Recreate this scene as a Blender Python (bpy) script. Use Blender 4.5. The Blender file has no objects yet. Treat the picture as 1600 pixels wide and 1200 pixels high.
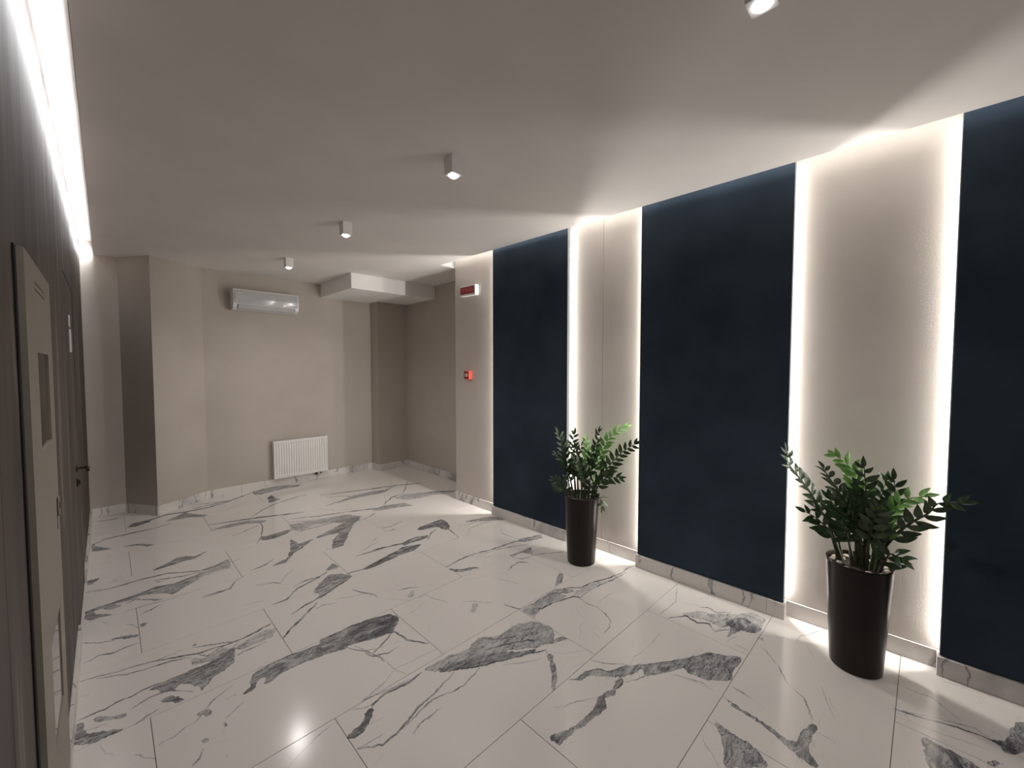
import bpy, bmesh, math, random
import numpy as np
from mathutils import Vector, Matrix
R = random.Random(7)
sc = bpy.context.scene
col = sc.collection

# ------------------------------------------------------------------ camera, world, exposure
cd = bpy.data.cameras.new('camera'); cam = bpy.data.objects.new('camera', cd); col.objects.link(cam)
cam.location = (0, 0, 1.6097)
cam.rotation_euler = (math.pi/2 - 0.0414, 0, -0.7797)
cd.sensor_width = 36.0; cd.lens = 642.9*36/1600; cd.clip_start = 0.02
sc.camera = cam
w = bpy.data.worlds.new('world'); sc.world = w; w.use_nodes = True
w.node_tree.nodes['Background'].inputs[0].default_value = (0.02, 0.02, 0.022, 1)
sc.view_settings.view_transform = 'Standard'; sc.view_settings.look = 'None'
sc.view_settings.exposure = 0.06; sc.view_settings.gamma = 1.0
sc.view_settings.use_curve_mapping = False
sc.cycles.max_bounces = 10; sc.cycles.diffuse_bounces = 7; sc.cycles.glossy_bounces = 4
sc.cycles.use_denoising = True
sc.cycles.sample_clamp_indirect = 6.0

# light levels (W)
SPOT_W = 33.0          # each ceiling spot
STRIP_W = 6.3          # per metre of vertical strip
COVE_R_W = 1.7         # per metre, right ceiling cove
COVE_L_W = 8.5         # per metre, left ceiling cove
WARM = (1.0, 0.955, 0.90); COOL = (0.97, 0.985, 1.0); SPOTC = (1.0, 0.955, 0.925)

# ------------------------------------------------------------------ measures
H = 2.793; TOP = 2.93; S = -0.0294; KN = 1/math.sqrt(1+S*S); WX = 3.1278
WROT = math.atan(0.0294)
def wall_pt(n, t): return (WX + n*KN + t*S*KN, -n*S*KN + t*KN)
XL = -0.155; YB = 6.152; XA = 3.467; YF = -2.4; TEND = 4.0146

# ------------------------------------------------------------------ helpers
def link(name, me, mat=None, parent=None, loc=(0, 0, 0), rz=0.0):
    o = bpy.data.objects.new(name, me); col.objects.link(o)
    o.location = loc; o.rotation_euler = (0, 0, rz)
    if mat and me is not None and not me.materials: me.materials.append(mat)
    if parent: o.parent = parent
    return o
def thing(name, label, cat, loc=(0, 0, 0), rz=0.0, group=None):
    o = bpy.data.objects.new(name, None); col.objects.link(o); o.empty_display_size = .05
    o.location = loc; o.rotation_euler = (0, 0, rz); o['label'] = label; o['category'] = cat
    if group: o['group'] = group
    return o
def tag(o, label, cat, group=None):
    o['label'] = label; o['category'] = cat
    if group: o['group'] = group
    return o
def struct(o): o['kind'] = 'structure'; return o
def mesh_from(bm, smooth=False, name='m', angle=None):
    me = bpy.data.meshes.new(name); bmesh.ops.recalc_face_normals(bm, faces=bm.faces); bm.to_mesh(me); bm.free()
    if smooth:
        for f in me.polygons: f.use_smooth = True
        if angle: me.set_sharp_from_angle(angle=angle)
    return me
def add_box(bm, x0, x1, y0, y1, z0, z1):
    v = [bm.verts.new(c) for c in ((x0,y0,z0),(x1,y0,z0),(x1,y1,z0),(x0,y1,z0),(x0,y0,z1),(x1,y0,z1),(x1,y1,z1),(x0,y1,z1))]
    for f in ((0,3,2,1),(4,5,6,7),(0,1,5,4),(1,2,6,5),(2,3,7,6),(3,0,4,7)): bm.faces.new([v[i] for i in f])
def bevel(bm, w, seg=1):
    bmesh.ops.bevel(bm, geom=list(bm.edges), offset=w, segments=seg, affect='EDGES', profile=.5, clamp_overlap=True)
def box_mesh(x0, x1, y0, y1, z0, z1, bev=0, seg=1):
    bm = bmesh.new(); add_box(bm, x0, x1, y0, y1, z0, z1)
    if bev: bevel(bm, bev, seg)
    return mesh_from(bm)
def prism_mesh(poly, z0, z1):
    bm = bmesh.new(); a = [bm.verts.new((x, y, z0)) for x, y in poly]; b = [bm.verts.new((x, y, z1)) for x, y in poly]
    bm.faces.new(a[::-1]); bm.faces.new(b); n = len(poly)
    for i in range(n): bm.faces.new((a[i], a[(i+1) % n], b[(i+1) % n], b[i]))
    return mesh_from(bm)
def lathe(profile, seg=48):
    bm = bmesh.new(); rings = []
    for r, z in profile:
        if r < 1e-6: rings.append([bm.verts.new((0, 0, z))])
        else: rings.append([bm.verts.new((r*math.cos(2*math.pi*i/seg), r*math.sin(2*math.pi*i/seg), z)) for i in range(seg)])
    for a, b in zip(rings, rings[1:]):
        if len(a) == 1 and len(b) == 1: continue
        for i in range(seg):
            j = (i+1) % seg
            if len(a) == 1: bm.faces.new((a[0], b[i], b[j]))
            elif len(b) == 1: bm.faces.new((a[i], a[j], b[0]))
            else: bm.faces.new((a[i], a[j], b[j], b[i]))
    return mesh_from(bm, True, angle=math.radians(40))
def tube(pts, radii, seg=8, bm=None):
    own = bm is None
    if own: bm = bmesh.new()
    pts = [Vector(q) for q in pts]; prev = None
    ref = Vector((0.3, 0.9, 0.2)).normalized()
    for i, q in enumerate(pts):
        d = (pts[min(i+1, len(pts)-1)] - pts[max(i-1, 0)]).normalized()
        u = d.cross(ref).normalized(); v = d.cross(u)
        ring = [bm.verts.new(q + (u*math.cos(2*math.pi*k/seg) + v*math.sin(2*math.pi*k/seg))*radii[i]) for k in range(seg)]
        if prev:
            for k in range(seg): bm.faces.new((prev[k], prev[(k+1) % seg], ring[(k+1) % seg], ring[k]))
        else: bm.faces.new(ring[::-1])
        prev = ring
    bm.faces.new(prev)
    return mesh_from(bm, True, angle=math.radians(60)) if own else bm

# ------------------------------------------------------------------ materials
def mat(name, base, rough=.5, **kw):
    m = bpy.data.materials.new(name); m.use_nodes = True; b = m.node_tree.nodes['Principled BSDF']
    b.inputs['Base Color'].default_value = (*base, 1); b.inputs['Roughness'].default_value = rough
    for k, v in kw.items(): b.inputs[k.replace('_', ' ')].default_value = v
    return m
def nd(m, typ, **kw):
    n = m.node_tree.nodes.new(typ)
    for k, v in kw.items(): setattr(n, k, v)
    return n
def lk(m, a, b): m.node_tree.links.new(a, b)
def noisy(m, scale, c0, c1, vec=None, detail=4, stretch=None, bump=0, bscale=None, lo=.35, hi=.65, rough=None):
    b = m.node_tree.nodes['Principled BSDF']; g = nd(m, 'ShaderNodeNewGeometry'); mp = nd(m, 'ShaderNodeMapping')
    mp.inputs['Scale'].default_value = stretch or (1, 1, 1); lk(m, g.outputs['Position'], mp.inputs['Vector'])
    n = nd(m, 'ShaderNodeTexNoise'); n.inputs['Scale'].default_value = scale; n.inputs['Detail'].default_value = detail
    lk(m, mp.outputs[0], n.inputs['Vector'])
    r = nd(m, 'ShaderNodeValToRGB'); r.color_ramp.elements[0].position = lo; r.color_ramp.elements[1].position = hi
    r.color_ramp.elements[0].color = (*c0, 1); r.color_ramp.elements[1].color = (*c1, 1)
    lk(m, n.outputs[0], r.inputs[0]); lk(m, r.outputs[0], b.inputs['Base Color'])
    if bump:
        n2 = nd(m, 'ShaderNodeTexNoise'); n2.inputs['Scale'].default_value = bscale or scale; n2.inputs['Detail'].default_value = 3
        lk(m, g.outputs['Position'], n2.inputs['Vector'])
        bp = nd(m, 'ShaderNodeBump'); bp.inputs['Strength'].default_value = bump; bp.inputs['Distance'].default_value = .002
        lk(m, n2.outputs[0], bp.inputs['Height']); lk(m, bp.outputs[0], b.inputs['Normal'])
    return r
M = {}
M['ceiling'] = mat('ceiling_paint', (.66, .63, .61), .9); noisy(M['ceiling'], 3, (.765, .735, .715), (.795, .765, .745))
M['soffit'] = mat('soffit_paint', (.84, .83, .815), .9)
M['beige'] = mat('beige_wallpaper', (.5, .43, .37), .8); noisy(M['beige'], 2.5, (.455, .41, .365), (.49, .445, .40), bump=.25, bscale=160)
M['cream'] = mat('cream_wallpaper', (.6, .55, .5), .75); noisy(M['cream'], 2.5, (.525, .48, .44), (.565, .52, .475), bump=.25, bscale=160)
M['navy'] = mat('navy_plaster', (.02, .035, .05), .75, Specular_IOR_Level=.05); noisy(M['navy'], 2.2, (.026, .038, .055), (.041, .059, .083), detail=8, lo=.3, hi=.7, bump=.25, bscale=220)
M['white_metal'] = mat('white_enamel', (.75, .73, .71), .35)
M['white_plastic'] = mat('white_plastic', (.74, .74, .74), .22)
M['grey_plastic'] = mat('grey_plastic', (.5, .5, .51), .3)
M['alu'] = mat('aluminium_profile', (.2, .205, .21), .5)
M['black'] = mat('black_metal', (.012, .012, .012), .35)
M['gap_shade'] = mat('dark_gap', (.01, .009, .009), .9)  # near-black that paints the shade inside gaps, slots and grooves
M['cab'] = mat('cabinet_paint', (.27, .245, .2), .45)
M['cab_side'] = M['cab']
M['pane'] = mat('cabinet_pane', (.16, .14, .115), .06)
M['red'] = mat('red_plastic', (.62, .045, .025), .35)
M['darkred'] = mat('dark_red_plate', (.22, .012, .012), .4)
M['letters'] = mat('red_letters', (.55, .12, .1), .5)
M['pot'] = mat('brown_glossy_pot', (.02, .013, .011), .3, Specular_IOR_Level=.25); noisy(M['pot'], 400, (.011, .007, .006), (.016, .010, .009))
M['soil'] = mat('dark_soil', (.02, .015, .012), .95); noisy(M['soil'], 60, (.012, .009, .007), (.035, .026, .02), bump=1, bscale=90)
M['pebble'] = mat('white_pebble', (.62, .56, .49), .6); noisy(M['pebble'], 30, (.36, .31, .26), (.5, .45, .39))
M['stem'] = mat('dark_green_stem', (.03, .04, .018), .5); noisy(M['stem'], 60, (.022, .03, .014), (.05, .055, .028))
M['leaf'] = mat('dark_leaf', (.02, .05, .02), .3); noisy(M['leaf'], 25, (.016, .038, .015), (.042, .085, .032))
M['leaf_young'] = mat('young_leaf', (.1, .24, .05), .35); noisy(M['leaf_young'], 25, (.085, .2, .04), (.15, .32, .075))
M['grout'] = mat('grout', (.16, .13, .11), .9)
def emitter(name, c, s):
    m = bpy.data.materials.new(name); m.use_nodes = True; b = m.node_tree.nodes['Principled BSDF']
    b.inputs['Emission Color'].default_value = (*c, 1); b.inputs['Emission Strength'].default_value = s; return m
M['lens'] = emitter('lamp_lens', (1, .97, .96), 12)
M['strip'] = emitter('led_tape', (1, .93, .84), 6)
# wood-effect cladding: vertical streaks
m = M['wood'] = mat('wood_effect_cladding', (.2, .17, .15), .55)
b = m.node_tree.nodes['Principled BSDF']; g = nd(m, 'ShaderNodeNewGeometry')
mp = nd(m, 'ShaderNodeMapping'); mp.inputs['Scale'].default_value = (1, 3.2, .45); lk(m, g.outputs['Position'], mp.inputs[0])
n1 = nd(m, 'ShaderNodeTexNoise'); n1.inputs['Scale'].default_value = 2.2; n1.inputs['Detail'].default_value = 7; n1.inputs['Distortion'].default_value = .6; lk(m, mp.outputs[0], n1.inputs[0])
r = nd(m, 'ShaderNodeValToRGB'); e = r.color_ramp.elements
e[0].position = .34; e[0].color = (.017, .014, .014, 1); e[1].position = .66; e[1].color = (.15, .125, .108, 1)
q = e.new(.45); q.color = (.05, .033, .026, 1); q = e.new(.58); q.color = (.07, .057, .05, 1)
lk(m, n1.outputs[0], r.inputs[0])
mp2 = nd(m, 'ShaderNodeMapping'); mp2.inputs['Scale'].default_value = (1, 40, 1.2); lk(m, g.outputs['Position'], mp2.inputs[0])
n2 = nd(m, 'ShaderNodeTexNoise'); n2.inputs['Scale'].default_value = 3; n2.inputs['Detail'].default_value = 5; lk(m, mp2.outputs[0], n2.inputs[0])
mx = nd(m, 'ShaderNodeMix', data_type='RGBA', blend_type='OVERLAY'); mx.inputs[0].default_value = .3
lk(m, r.outputs[0], mx.inputs[6]); lk(m, n2.outputs[0], mx.inputs[7]); lk(m, mx.outputs[2], b.inputs['Base Color'])
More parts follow.
